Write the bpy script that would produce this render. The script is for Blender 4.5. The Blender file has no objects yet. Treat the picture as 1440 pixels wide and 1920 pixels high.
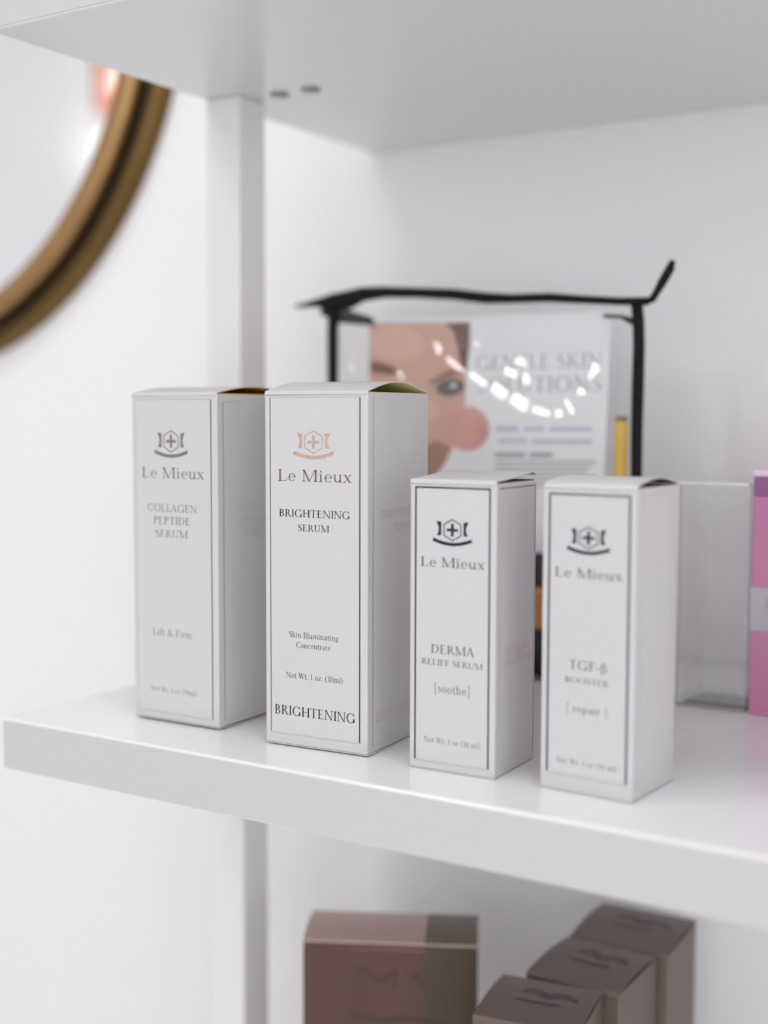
import bpy, bmesh, math, random
from mathutils import Vector, Matrix

# ------------------------------------------------------------------ camera
S = 0.128                                   # metres per layout unit (tall carton = 1 unit)
FPX, PITCH, YAW, ROLL = 2425.13, -0.0739718, 0.5637818, 0.00247924
CAM = Vector((3.104559, -2.701171, 0.9318164))
T, HU, D = 0.1602954, 2.070142, 2.090023    # board thickness, clear height, depth (units)
FW = Vector((-math.sin(YAW)*math.cos(PITCH), math.cos(YAW)*math.cos(PITCH), math.sin(PITCH)))
_r = FW.cross(Vector((0, 0, 1))).normalized(); _u = _r.cross(FW)
RT = _r*math.cos(ROLL) + _u*math.sin(ROLL)
UP = -_r*math.sin(ROLL) + _u*math.cos(ROLL)

scene = bpy.context.scene
C = scene.collection
cd = bpy.data.cameras.new('camera'); cam = bpy.data.objects.new('camera', cd); C.objects.link(cam)
cam.matrix_world = Matrix.Translation(CAM*S) @ Matrix((RT, UP, -FW)).transposed().to_4x4()
cd.sensor_width = 36.0; cd.sensor_fit = 'AUTO'; cd.lens = FPX/1920*36.0
cd.clip_start = 0.02; cd.clip_end = 30
cd.dof.use_dof = True; cd.dof.focus_distance = 3.60*S; cd.dof.aperture_fstop = 4.0; cd.dof.aperture_blades = 0
scene.camera = cam

# ------------------------------------------------------------------ light
w = bpy.data.worlds.new('world'); scene.world = w; w.use_nodes = True
w.node_tree.nodes['Background'].inputs[0].default_value = (0.90, 0.93, 1.0, 1)
w.node_tree.nodes['Background'].inputs[1].default_value = 0.5
def area(name, loc, target, sx, sy, power, col):
    l = bpy.data.lights.new(name, 'AREA'); l.shape = 'RECTANGLE'; l.size = sx; l.size_y = sy
    l.energy = power; l.color = col
    o = bpy.data.objects.new(name, l); C.objects.link(o); o.location = loc
    o.rotation_euler = (Vector(target)-Vector(loc)).to_track_quat('-Z', 'Y').to_euler()
    return o
area('window_daylight', (1.8, -2.5, 0.05), (1.5, 0.0, 0.05), 2.6, 2.0, 37, (1.0, 0.985, 0.985))  # broad fill added from the front to flatten the light
PANEL_GLOW = 6.6
vs = scene.view_settings
vs.view_transform = 'Standard'; vs.look = 'None'; vs.gamma = 1.0; vs.use_curve_mapping = False
vs.exposure = -0.05
scene.cycles.diffuse_bounces = 6; scene.cycles.max_bounces = 12; scene.cycles.transparent_max_bounces = 24

# ------------------------------------------------------------------ pixel helpers
def ray(px, py): return FW + RT*((px-720)/FPX) - UP*((py-960)/FPX)
def hit(px, py, p0, n):
    d = ray(px, py); return CAM + d*((p0-CAM).dot(n)/d.dot(n))
def on_y(px, py, y): return hit(px, py, Vector((0, y, 0)), Vector((0, 1, 0)))
def on_z(px, py, z): return hit(px, py, Vector((0, 0, z)), Vector((0, 0, 1)))

# ------------------------------------------------------------------ materials
def mat(name, col, rough=0.5, metal=0.0, spec=0.5, var=0.0, vscale=200.0, bump=0.0, bscale=900.0,
        coat=0.0, emit=None, estr=0.0, col2=None, sheen=0.0, rvar=0.0):
    m = bpy.data.materials.new(name); m.use_nodes = True
    nt = m.node_tree; b = nt.nodes['Principled BSDF']
    b.inputs['Base Color'].default_value = (*col, 1)
    b.inputs['Roughness'].default_value = rough; b.inputs['Metallic'].default_value = metal
    b.inputs['Specular IOR Level'].default_value = spec
    b.inputs['Coat Weight'].default_value = coat; b.inputs['Coat Roughness'].default_value = 0.08
    if emit:
        b.inputs['Emission Color'].default_value = (*emit, 1); b.inputs['Emission Strength'].default_value = estr
    tc = nt.nodes.new('ShaderNodeTexCoord')
    if var > 0 or col2:
        n = nt.nodes.new('ShaderNodeTexNoise'); n.inputs['Scale'].default_value = vscale; n.inputs['Detail'].default_value = 3
        nt.links.new(tc.outputs['Object'], n.inputs['Vector'])
        mx = nt.nodes.new('ShaderNodeMix'); mx.data_type = 'RGBA'
        mx.inputs['A'].default_value = (*[c*(1-var) for c in col], 1)
        mx.inputs['B'].default_value = (*(col2 or [min(1, c*(1+var)) for c in col]), 1)
        nt.links.new(n.outputs['Fac'], mx.inputs['Factor']); nt.links.new(mx.outputs['Result'], b.inputs['Base Color'])
    if bump > 0:
        n2 = nt.nodes.new('ShaderNodeTexNoise'); n2.inputs['Scale'].default_value = bscale; n2.inputs['Detail'].default_value = 2
        nt.links.new(tc.outputs['Object'], n2.inputs['Vector'])
        bp = nt.nodes.new('ShaderNodeBump'); bp.inputs['Strength'].default_value = bump; bp.inputs['Distance'].default_value = 0.0004
        nt.links.new(n2.outputs['Fac'], bp.inputs['Height']); nt.links.new(bp.outputs['Normal'], b.inputs['Normal'])
    return m

def clear_mat(name, tint, gloss_rough, milk, ior=1.45):
    m = bpy.data.materials.new(name); m.use_nodes = True
    nt = m.node_tree; nt.nodes.clear()
    out = nt.nodes.new('ShaderNodeOutputMaterial'); tr = nt.nodes.new('ShaderNodeBsdfTransparent')
    tr.inputs[0].default_value = (*tint, 1)
    df = nt.nodes.new('ShaderNodeBsdfDiffuse'); df.inputs[0].default_value = (0.85, 0.86, 0.88, 1)
    m1 = nt.nodes.new('ShaderNodeMixShader'); m1.inputs[0].default_value = milk
    nt.links.new(tr.outputs[0], m1.inputs[1]); nt.links.new(df.outputs[0], m1.inputs[2])
    gl = nt.nodes.new('ShaderNodeBsdfGlossy'); gl.inputs['Roughness'].default_value = gloss_rough
    fr = nt.nodes.new('ShaderNodeFresnel'); fr.inputs[0].default_value = ior
    m2 = nt.nodes.new('ShaderNodeMixShader')
    ge = nt.nodes.new('ShaderNodeNewGeometry'); iv = nt.nodes.new('ShaderNodeMath'); iv.operation = 'SUBTRACT'; iv.inputs[0].default_value = 1.0
    nt.links.new(ge.outputs['Backfacing'], iv.inputs[1]); mu = nt.nodes.new('ShaderNodeMath'); mu.operation = 'MULTIPLY'
    nt.links.new(fr.outputs[0], mu.inputs[0]); nt.links.new(iv.outputs[0], mu.inputs[1])
    nt.links.new(mu.outputs[0], m2.inputs[0]); nt.links.new(m1.outputs[0], m2.inputs[1]); nt.links.new(gl.outputs[0], m2.inputs[2])
    nt.links.new(m2.outputs[0], out.inputs[0])
    return m

M = {}
M['wall'] = mat('wall_paint', (0.88, 0.878, 0.892), 0.75, spec=0.25, var=0.015, vscale=6, bump=0.25, bscale=350)
M['ceiling'] = mat('ceiling_paint', (0.90, 0.90, 0.905), 0.8, spec=0.2, var=0.01, vscale=5)
M['floor'] = mat('pale_floor_board', (0.76, 0.735, 0.70), 0.45, var=0.2, vscale=9, col2=(0.82, 0.80, 0.77))
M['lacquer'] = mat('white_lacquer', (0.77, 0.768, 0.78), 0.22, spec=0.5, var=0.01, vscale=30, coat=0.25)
M['edge_band'] = mat('white_edge_band', (0.585, 0.58, 0.60), 0.4, spec=0.4, var=0.01, vscale=30)  # shade on the board fronts, put into a greyer colour
M['post'] = mat('white_post_paint', (0.82, 0.815, 0.83), 0.4, spec=0.4, var=0.01, vscale=30)
M['card'] = mat('white_carton_board', (0.605, 0.60, 0.61), 0.42, spec=0.4, var=0.012, vscale=500, bump=0.12, bscale=3500)
M['kraft'] = mat('inner_carton_board', (0.80, 0.50, 0.10), 0.8, spec=0.1, var=0.1, vscale=600)  # light coming through the board is put into this bright gold
M['kraft_pale'] = mat('inner_carton_board_pale', (0.80, 0.76, 0.48), 0.8, spec=0.1, var=0.1, vscale=600)  # paler board, brightened in colour for light under the lid
M['kraft_dark'] = mat('inner_carton_board_brown', (0.22, 0.11, 0.08), 0.8, spec=0.1, var=0.1, vscale=600)
M['black'] = mat('black_foil', (0.008, 0.008, 0.011), 0.36, spec=0.25, var=0.2, vscale=900)
M['navy'] = mat('navy_foil', (0.012, 0.013, 0.03), 0.36, spec=0.3, var=0.2, vscale=900)
M['slate'] = mat('slate_foil', (0.10, 0.105, 0.13), 0.3, metal=0.3, var=0.3, vscale=700)
M['grey_foil'] = mat('grey_foil', (0.24, 0.23, 0.235), 0.28, metal=0.6, var=0.25, vscale=500)
M['silver'] = mat('silver_foil', (0.45, 0.43, 0.43), 0.28, metal=0.7, var=0.3, vscale=260, col2=(0.27, 0.25, 0.26))
M['pale_silver'] = mat('pale_silver_foil', (0.66, 0.64, 0.65), 0.3, metal=0.6, var=0.1, vscale=300)  # border foil with bright reflections put into its colour
M['side_print'] = mat('faint_side_print', (0.60, 0.565, 0.56), 0.3, metal=0.3, var=0.1, vscale=300)
M['mauve_foil'] = mat('mauve_foil', (0.27, 0.12, 0.16), 0.3, metal=0.5, var=0.1, vscale=300)  # pinkish reflection on the side border, put into the colour
M['rose'] = mat('rose_gold_foil', (0.66, 0.46, 0.38), 0.3, metal=0.75, var=0.35, vscale=900, col2=(0.86, 0.66, 0.55), bump=0.6, bscale=2500)  # warm reflections on the foil are put into this colour
M['bronze_foil'] = mat('bronze_grey_foil', (0.23, 0.185, 0.17), 0.3, metal=0.6, var=0.3, vscale=500, col2=(0.33, 0.25, 0.22))
M['brass'] = mat('brushed_brass', (0.46, 0.28, 0.125), 0.36, metal=1.0, var=0.12, vscale=40)
M['brass_outer'] = mat('aged_brass', (0.20, 0.125, 0.045), 0.42, metal=1.0, var=0.15, vscale=40)  # shading of the outer rim, put into a darker brass
M['brass_dark'] = mat('dark_bronze', (0.045, 0.03, 0.013), 0.45, metal=0.7, var=0.2, vscale=40)  # shadowed band of the frame, its dark put into the colour
M['mirror'] = mat('mirror_silver', (0.93, 0.94, 0.95), 0.015, metal=1.0)
M['steel'] = mat('screw_steel', (0.30, 0.32, 0.34), 0.4, metal=0.8, var=0.2, vscale=300)
M['tape'] = mat('black_binding_tape', (0.006, 0.006, 0.0065), 0.55, spec=0.2, bump=0.5, bscale=1500)
M['film'] = clear_mat('clear_vinyl', (0.995, 0.995, 0.997), 0.06, 0.0, 1.6)
M['acrylic'] = clear_mat('clear_acrylic', (0.993, 0.994, 0.994), 0.03, 0.07, 1.4)
M['acrylic_edge'] = mat('acrylic_polished_edge', (0.80, 0.80, 0.82), 0.12, spec=0.6, var=0.02)
M['acrylic_foot'] = mat('acrylic_foot_edge', (0.36, 0.345, 0.32), 0.3, spec=0.5)  # dark reflection in the base edge, put into the colour
M['paper'] = mat('brochure_paper', (0.86, 0.855, 0.875), 0.35, spec=0.4, var=0.01, vscale=100)
M['skin'] = mat('print_skin', (0.64, 0.37, 0.27), 0.4, var=0.06, vscale=35, col2=(0.70, 0.45, 0.36))
M['skin_light'] = mat('print_skin_light', (0.72, 0.47, 0.37), 0.4, var=0.05, vscale=40)
M['skin_dark'] = mat('print_skin_shade', (0.36, 0.185, 0.12), 0.4, var=0.1, vscale=50)
M['print_hair'] = mat('print_hair', (0.16, 0.085, 0.06), 0.4, var=0.15, vscale=120)
M['print_brow'] = mat('print_brow', (0.22, 0.10, 0.075), 0.4, var=0.1, vscale=120)
M['print_eye'] = mat('print_eye', (0.15, 0.12, 0.13), 0.35, var=0.1, vscale=200)
M['print_white'] = mat('print_white', (0.75, 0.72, 0.72), 0.35)
M['print_pink'] = mat('print_pink', (0.72, 0.31, 0.27), 0.4, var=0.1, vscale=60, col2=(0.76, 0.42, 0.37))
M['print_grey'] = mat('print_grey', (0.42, 0.415, 0.44), 0.4)
M['print_text_grey'] = mat('print_small_grey', (0.45, 0.44, 0.46), 0.4)
M['print_blue'] = mat('print_blue', (0.48, 0.62, 0.72), 0.4)
M['amber'] = mat('amber_glass', (0.42, 0.14, 0.025), 0.12, spec=0.6, var=0.25, vscale=60, coat=0.5)
M['cap_black'] = mat('black_plastic', (0.012, 0.012, 0.013), 0.35, spec=0.5)
M['label_black'] = mat('black_label', (0.016, 0.016, 0.02), 0.5, spec=0.3)
M['yellow'] = mat('yellow_tube', (0.78, 0.50, 0.06), 0.35, spec=0.5, var=0.06, vscale=60)
M['tip'] = mat('brown_tip', (0.26, 0.15, 0.08), 0.5)
M['pink'] = mat('pink_foil_board', (0.66, 0.24, 0.44), 0.32, metal=0.35, var=0.12, vscale=18, col2=(0.70, 0.32, 0.52))
M['purple'] = mat('purple_foil_board', (0.34, 0.15, 0.33), 0.32, metal=0.35, var=0.1, vscale=18)
M['band'] = mat('silver_band', (0.55, 0.53, 0.58), 0.35, metal=0.4, var=0.05, vscale=40)
M['pink_edge'] = mat('pale_pink_edge', (0.80, 0.66, 0.75), 0.35, var=0.03)  # highlight on the top lid, put into a pale pink
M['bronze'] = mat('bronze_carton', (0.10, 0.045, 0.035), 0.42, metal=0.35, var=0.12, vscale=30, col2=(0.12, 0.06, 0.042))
M['bronze_lid'] = mat('bronze_lid', (0.50, 0.35, 0.325), 0.38, metal=0.35, var=0.08, vscale=30)  # light on the lid is put into this paler bronze
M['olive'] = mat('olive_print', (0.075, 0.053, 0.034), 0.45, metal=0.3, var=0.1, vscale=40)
M['olive_lid'] = mat('olive_lid', (0.17, 0.135, 0.10), 0.45, metal=0.3, var=0.1, vscale=40)  # olive stripe on the lid, light put into its colour
M['taupe'] = mat('taupe_carton', (0.20, 0.148, 0.128), 0.45, metal=0.25, var=0.1, vscale=40, col2=(0.18, 0.125, 0.118))
M['taupe_print'] = mat('plum_print', (0.085, 0.05, 0.055), 0.45, metal=0.2)
M['dark_print'] = mat('dark_brown_print', (0.06, 0.032, 0.025), 0.45)
M['gap'] = mat('carton_inside_dark', (0.05, 0.035, 0.025), 0.8)
M['lamp_white'] = mat('lamp_globe', (0.9, 0.9, 0.9), 0.3, emit=(1.0, 0.98, 0.96), estr=1.3)
M['pendant'] = mat('pendant_globe', (0.9, 0.9, 0.9), 0.3, emit=(1.0, 0.98, 0.96), estr=19.0)  # glow of the unseen globe added for the vinyl glints
M['peach'] = mat('peach_backplate', (0.85, 0.36, 0.24), 0.5, var=0.05, vscale=10)
M['panel'] = mat('light_diffuser', (0.9, 0.9, 0.9), 0.5, emit=(0.97, 0.985, 1.0), estr=PANEL_GLOW)
M['panel_soft'] = mat('light_diffuser_soft', (0.9, 0.9, 0.9), 0.5, emit=(1.0, 0.985, 0.965), estr=PANEL_GLOW*0.15)
M['frame_white'] = mat('white_frame', (0.8, 0.8, 0.8), 0.4)
M['glass'] = clear_mat('window_glass', (0.97, 0.98, 0.98), 0.01, 0.0, 1.45)

# ------------------------------------------------------------------ mesh helpers
def link(name, me, m, parent=None, smooth=False):
    o = bpy.data.objects.new(name, me); C.objects.link(o)
    for x in (m if isinstance(m, (list, tuple)) else [m]): me.materials.append(x)
    if smooth:
        for p in me.polygons: p.use_smooth = True
    o.parent = parent
    return o
def from_bm(name, bm, m, parent=None, smooth=False):
    me = bpy.data.meshes.new(name); bm.to_mesh(me); bm.free(); return link(name, me, m, parent, smooth)
def pydata(name, v, f, m, parent=None, smooth=False):
    me = bpy.data.meshes.new(name); me.from_pydata([tuple(x) for x in v], [], f); me.update()
    return link(name, me, m, parent, smooth)
def bx(bm, x0, x1, y0, y1, z0, z1, bev=0.0, seg=2):
    r = bmesh.ops.create_cube(bm, size=1.0)
    for v in r['verts']:
        v.co = Vector((x0 + (v.co.x+.5)*(x1-x0), y0 + (v.co.y+.5)*(y1-y0), z0 + (v.co.z+.5)*(z1-z0)))
    if bev > 0:
        es = list({e for v in r['verts'] for e in v.link_edges})
        bmesh.ops.bevel(bm, geom=es, offset=bev, segments=seg, affect='EDGES', profile=0.5)
def box_obj(name, dims, m, parent=None, bev=0.0, seg=2):
    bm = bmesh.new(); bx(bm, *dims, bev=bev, seg=seg); return from_bm(name, bm, m, parent)
def lathe(name, prof, m, parent=None, n=48, center=(0, 0, 0), axis='Z', closed=False):
    v, f = [], []
    k = len(prof)
    for i in range(n):
        a = 2*math.pi*i/n; c, s = math.cos(a), math.sin(a)
        for r, h in prof:
            p = (r*c, r*s, h) if axis == 'Z' else (r*c, h, r*s)
            v.append((p[0]+center[0], p[1]+center[1], p[2]+center[2]))
    for i in range(n):
        j = (i+1) % n
        for q in range(k if closed else k-1):
            q2 = (q+1) % k
            f.append((i*k+q, j*k+q, j*k+q2, i*k+q2))
    o = pydata(name, v, f, m, parent, True)
    bm = bmesh.new(); bm.from_mesh(o.data); bmesh.ops.remove_doubles(bm, verts=bm.verts, dist=1e-7)
    bmesh.ops.recalc_face_normals(bm, faces=bm.faces); bm.to_mesh(o.data); bm.free()
    return o
def sheet(name, prof, x0, x1, th, m, parent=None):
    """strip of card: profile [(y,z)] swept along x, with thickness th downwards"""
    v, f = [], []; n = len(prof)
    for x in (x0, x1):
        for y, z in prof: v.append((x, y, z))
        for y, z in prof: v.append((x, y, z-th))
    for i in range(n-1):
        f.append((i, i+1, 2*n+i+1, 2*n+i))
        f.append((n+i, 3*n+i, 3*n+i+1, n+i+1))
        f.append((i, n+i, n+i+1, i+1)); f.append((2*n+i, 2*n+i+1, 3*n+i+1, 3*n+i))
    f.append((0, 2*n, 3*n, n)); f.append((n-1, 2*n-1, 4*n-1, 3*n-1))
    o = pydata(name, v, f, m, parent)
    bm = bmesh.new(); bm.from_mesh(o.data); bmesh.ops.recalc_face_normals(bm, faces=bm.faces); bm.to_mesh(o.data); bm.free()
    return o
def thing(name, label, cat, loc=(0, 0, 0), rz=0.0, group=None):
    o = bpy.data.objects.new(name, None); C.objects.link(o); o.empty_display_size = 0.02
    o.location = loc; o.rotation_euler = (0, 0, rz); o['label'] = label; o['category'] = cat
    if group: o['group'] = group
    return o
def struct(o): o['kind'] = 'structure'; return o
def tag(o, label, cat, group=None):
    o['label'] = label; o['category'] = cat
    if group: o['group'] = group
    return o

# ------------------------------------------------------------------ serif lettering
TW, TN = 0.128, 0.052        # thick and thin stroke
class G:
    """collects quads for one glyph; unit = cap height"""
    def __init__(s): s.q = []
    def r(s, x0, y0, x1, y1): s.q.append([(x0, y0), (x1, y0), (x1, y1), (x0, y1)]); return s
    def d(s, xa, ya, xb, yb, wd): s.q.append([(xa, ya), (xa+wd, ya), (xb+wd, yb), (xb, yb)]); return s
    def v(s, x, y0, y1, wd=TW, foot=True, head=True, e=0.085):
        s.r(x, y0, x+wd, y1)
        if foot: s.sf(x+wd/2, y0, wd/2+e)
        if head: s.sh(x+wd/2, y1, wd/2+e)
        return s
    def sf(s, cx, y, h): s.r(cx-h, y, cx+h, y+0.032); s.q.append([(cx-h*.75, y+.032), (cx+h*.75, y+.032), (cx+h*.45, y+.075), (cx-h*.45, y+.075)]); return s
    def sh(s, cx, y, h): s.r(cx-h, y-0.032, cx+h, y); s.q.append([(cx-h*.45, y-.075), (cx+h*.45, y-.075), (cx+h*.75, y-.032), (cx-h*.75, y-.032)]); return s
    def ring(s, cx, cy, rx, ry, a0=0, a1=360, tw=TW, tn=TN, n=22):
        for i in range(n):
            a = math.radians(a0+(a1-a0)*i/n); b = math.radians(a0+(a1-a0)*(i+1)/n)
            o = lambda t: (cx+rx*math.cos(t), cy+ry*math.sin(t)); ii = lambda t: (cx+(rx-tw)*math.cos(t), cy+(ry-tn)*math.sin(t))
            s.q.append([o(a), o(b), ii(b), ii(a)])
        return s
    def path(s, pts, n=8):
        """smooth stroke through (x, y, width)"""
        P = [pts[0]] + list(pts) + [pts[-1]]; out = []
        for i in range(1, len(P)-2):
            for k in range(n):
                t = k/n
                out.append(tuple(0.5*((2*P[i][j]) + (-P[i-1][j]+P[i+1][j])*t + (2*P[i-1][j]-5*P[i][j]+4*P[i+1][j]-P[i+2][j])*t*t
                           + (-P[i-1][j]+3*P[i][j]-3*P[i+1][j]+P[i+2][j])*t**3) for j in range(3)))
        out.append(pts[-1]); L = []
        for i, (x, y, wd) in enumerate(out):
            a = out[max(0, i-1)]; b = out[min(len(out)-1, i+1)]
            dx, dy = b[0]-a[0], b[1]-a[1]; l = math.hypot(dx, dy) or 1
            L.append(((x-dy/l*wd/2, y+dx/l*wd/2), (x+dy/l*wd/2, y-dx/l*wd/2)))
        for i in range(len(L)-1): s.q.append([L[i][0], L[i+1][0], L[i+1][1], L[i][1]])
        return s
XH = 0.66
def glyph(c):
    g = G(); A = 0.6
    if c == ' ': return g, 0.30
    if c == 'A': g.d(0.05, 0, .36, 1, .05); g.d(.62, 0, .33, 1, .125); g.r(.16, .32, .56, .32+TN); g.sf(.07, 0, .12); g.sf(.69, 0, .15); A = .84
    elif c == 'B': g.v(.1, 0, 1); g.ring(.32, .755, .25, .245, -90, 90); g.ring(.33, .265, .30, .265, -90, 90); g.r(.2, 1-TN, .33, 1); g.r(.2, 0, .34, TN); g.r(.2, .495, .33, .495+TN); A = .70
    elif c == 'C': g.ring(.48, .5, .44, .52, 40, 320); g.r(.79, .68, .83, .99); g.r(.79, .1, .82, .24); A = .90
    elif c == 'D': g.v(.1, 0, 1); g.ring(.36, .5, .46, .5, -90, 90); g.r(.2, 1-TN, .37, 1); g.r(.2, 0, .37, TN); A = .90
    elif c in 'EF':
        g.v(.1, 0, 1); g.r(.2, 1-TN, .58, 1); g.r(.555, .80, .585, 1); g.r(.2, .5, .45, .5+TN); g.r(.43, .41, .455, .63)
        if c == 'E': g.r(.2, 0, .62, TN); g.d(.60, 0, .64, .23, .03)
        A = .70 if c == 'E' else .64
    elif c == 'G': g.ring(.50, .5, .46, .52, 40, 330); g.r(.81, .70, .85, .99); g.r(.78, .05, .78+TW, .42); g.r(.68, .39, .98, .42); A = 1.0
    elif c == 'H': g.v(.1, 0, 1); g.v(.70, 0, 1); g.r(.2, .49, .72, .49+TN); A = .92
    elif c == 'I': g.v(.11, 0, 1); A = .335
    elif c == 'K': g.v(.1, 0, 1); g.d(.2, .42, .62, 1, .05); g.d(.64, 0, .33, .56, .13); g.sf(.70, 0, .14); g.sh(.63, 1, .12); A = .85
    elif c == 'L': g.v(.1, 0, 1); g.r(.2, 0, .60, TN); g.d(.58, 0, .62, .26, .03); A = .66
    elif c == 'M': g.v(.12, 0, 1, TN, e=.11); g.v(.90, 0, 1, TW); g.d(.47, 0, .09, 1, .12); g.d(.49, 0, .88, 1, .045); g.sh(.10, 1, .1); A = 1.12
    elif c == 'N': g.v(.12, 0, 1, TN, e=.10); g.v(.78, 0, 1, TN, foot=False, e=.10); g.d(.72, 0, .09, 1, .12); g.sh(.1, 1, .1); A = .94
    elif c == 'O': g.ring(.52, .5, .47, .52, n=36); A = 1.04
    elif c == 'P': g.v(.1, 0, 1); g.ring(.32, .73, .28, .27, -90, 90); g.r(.2, 1-TN, .33, 1); g.r(.2, .46, .33, .46+TN); A = .66
    elif c == 'R': g.v(.1, 0, 1); g.ring(.32, .745, .27, .255, -90, 90); g.r(.2, 1-TN, .33, 1); g.r(.2, .49, .33, .49+TN); g.d(.66, 0, .30, .52, .125); g.sf(.72, 0, .11); A = .80
    elif c == 'S': g.path([(.50, .78, .03), (.46, .93, .04), (.31, .985, .05), (.14, .90, .09), (.13, .72, .12), (.31, .54, .135), (.49, .38, .125), (.51, .17, .09), (.34, .015, .05), (.15, .06, .04), (.09, .24, .03)]); g.r(.49, .74, .515, .99); g.r(.075, .02, .10, .28); A = .62
    elif c == 'T': g.v(.33, 0, 1, head=False); g.r(.03, 1-TN, .75, 1); g.r(.03, .78, .06, 1); g.r(.72, .78, .75, 1); A = .78
    elif c == 'U': g.v(.1, .3, 1, foot=False); g.v(.70, .3, 1, TN, foot=False, e=.1); g.ring(.42, .32, .32, .34, 180, 360, TW*.8); A = .88
    elif c == 'W': g.d(.30, 0, .04, 1, .12); g.d(.31, 0, .52, .86, .045); g.d(.74, 0, .48, 1, .12); g.d(.76, 0, 1.0, 1, .045); g.sh(.1, 1, .14); g.sh(.54, 1, .12); g.sh(1.02, 1, .11); A = 1.12
    elif c == 'a': g.v(.36, .05, .48, .10, foot=False, head=False); g.path([(.09, .52, .1), (.14, .62, .06), (.28, .655, .05), (.40, .60, .08), (.41, .45, .1)]); g.path([(.40, .40, .04), (.20, .32, .07), (.10, .17, .11), (.17, .04, .07), (.29, .04, .05), (.40, .15, .04)]); g.path([(.41, .08, .08), (.47, .02, .06), (.55, .07, .03)]); A = .56
    elif c == 'c': g.ring(.30, .33, .25, .35, 45, 320, .10, .045); g.r(.43, .47, .53, .57); A = .55
    elif c == 'd': g.ring(.29, .33, .25, .35, 50, 310, .10, .045); g.r(.43, .02, .53, 1.02); g.r(.34, .985, .53, 1.02); g.r(.43, 0, .62, .035); A = .64
    elif c == 'e': g.ring(.30, .33, .25, .35, 0, 320, .095, .045); g.r(.10, .35, .54, .39); A = .58
    elif c == 'f': g.v(.14, 0, .80, .10, head=False); g.path([(.19, .78, .1), (.22, .95, .07), (.33, 1.02, .05), (.45, .96, .07)]); g.r(.03, XH-.04, .40, XH); A = .38
    elif c == 'g': g.ring(.28, .42, .22, .24, 0, 360, .085, .04); g.r(.40, .60, .56, .645); g.path([(.14, .22, .04), (.11, .10, .06), (.24, .03, .09), (.44, -.02, .09), (.50, -.15, .06), (.34, -.27, .045), (.12, -.24, .06), (.08, -.12, .05), (.18, 0, .04)]); A = .58
    elif c in 'hn':
        g.v(.08, 0, 1.02 if c == 'h' else XH, .10, head=False); g.r(-.01, (1.02 if c == 'h' else XH)-.035, .18, 1.02 if c == 'h' else XH)
        g.ring(.30, .42, .245, .245, 0, 150, .10, .06); g.v(.445, 0, .43, .10, head=False); A = .64
    elif c == 'i': g.v(.10, 0, XH, .10, head=False); g.r(.01, XH-.035, .2, XH); g.ring(.15, .88, .068, .068, 0, 360, .066, .066, 12); A = .31
    elif c == 'k': g.v(.08, 0, 1.02, .10, head=False); g.r(-.01, .985, .18, 1.02); g.d(.17, .28, .44, XH, .05); g.d(.44, 0, .22, .38, .11); g.sf(.50, 0, .12); g.sh(.47, XH, .11); A = .63
    elif c == 'l': g.v(.10, 0, 1.02, .10, head=False); g.r(.01, .985, .2, 1.02); A = .31
    elif c == 'm':
        g.v(.08, 0, XH, .10, head=False); g.r(-.01, XH-.035, .18, XH)
        for k in (0, .345): g.ring(.29+k, .42, .225, .245, 0, 150, .10, .06); g.v(.415+k, 0, .43, .10, head=False)
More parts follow.
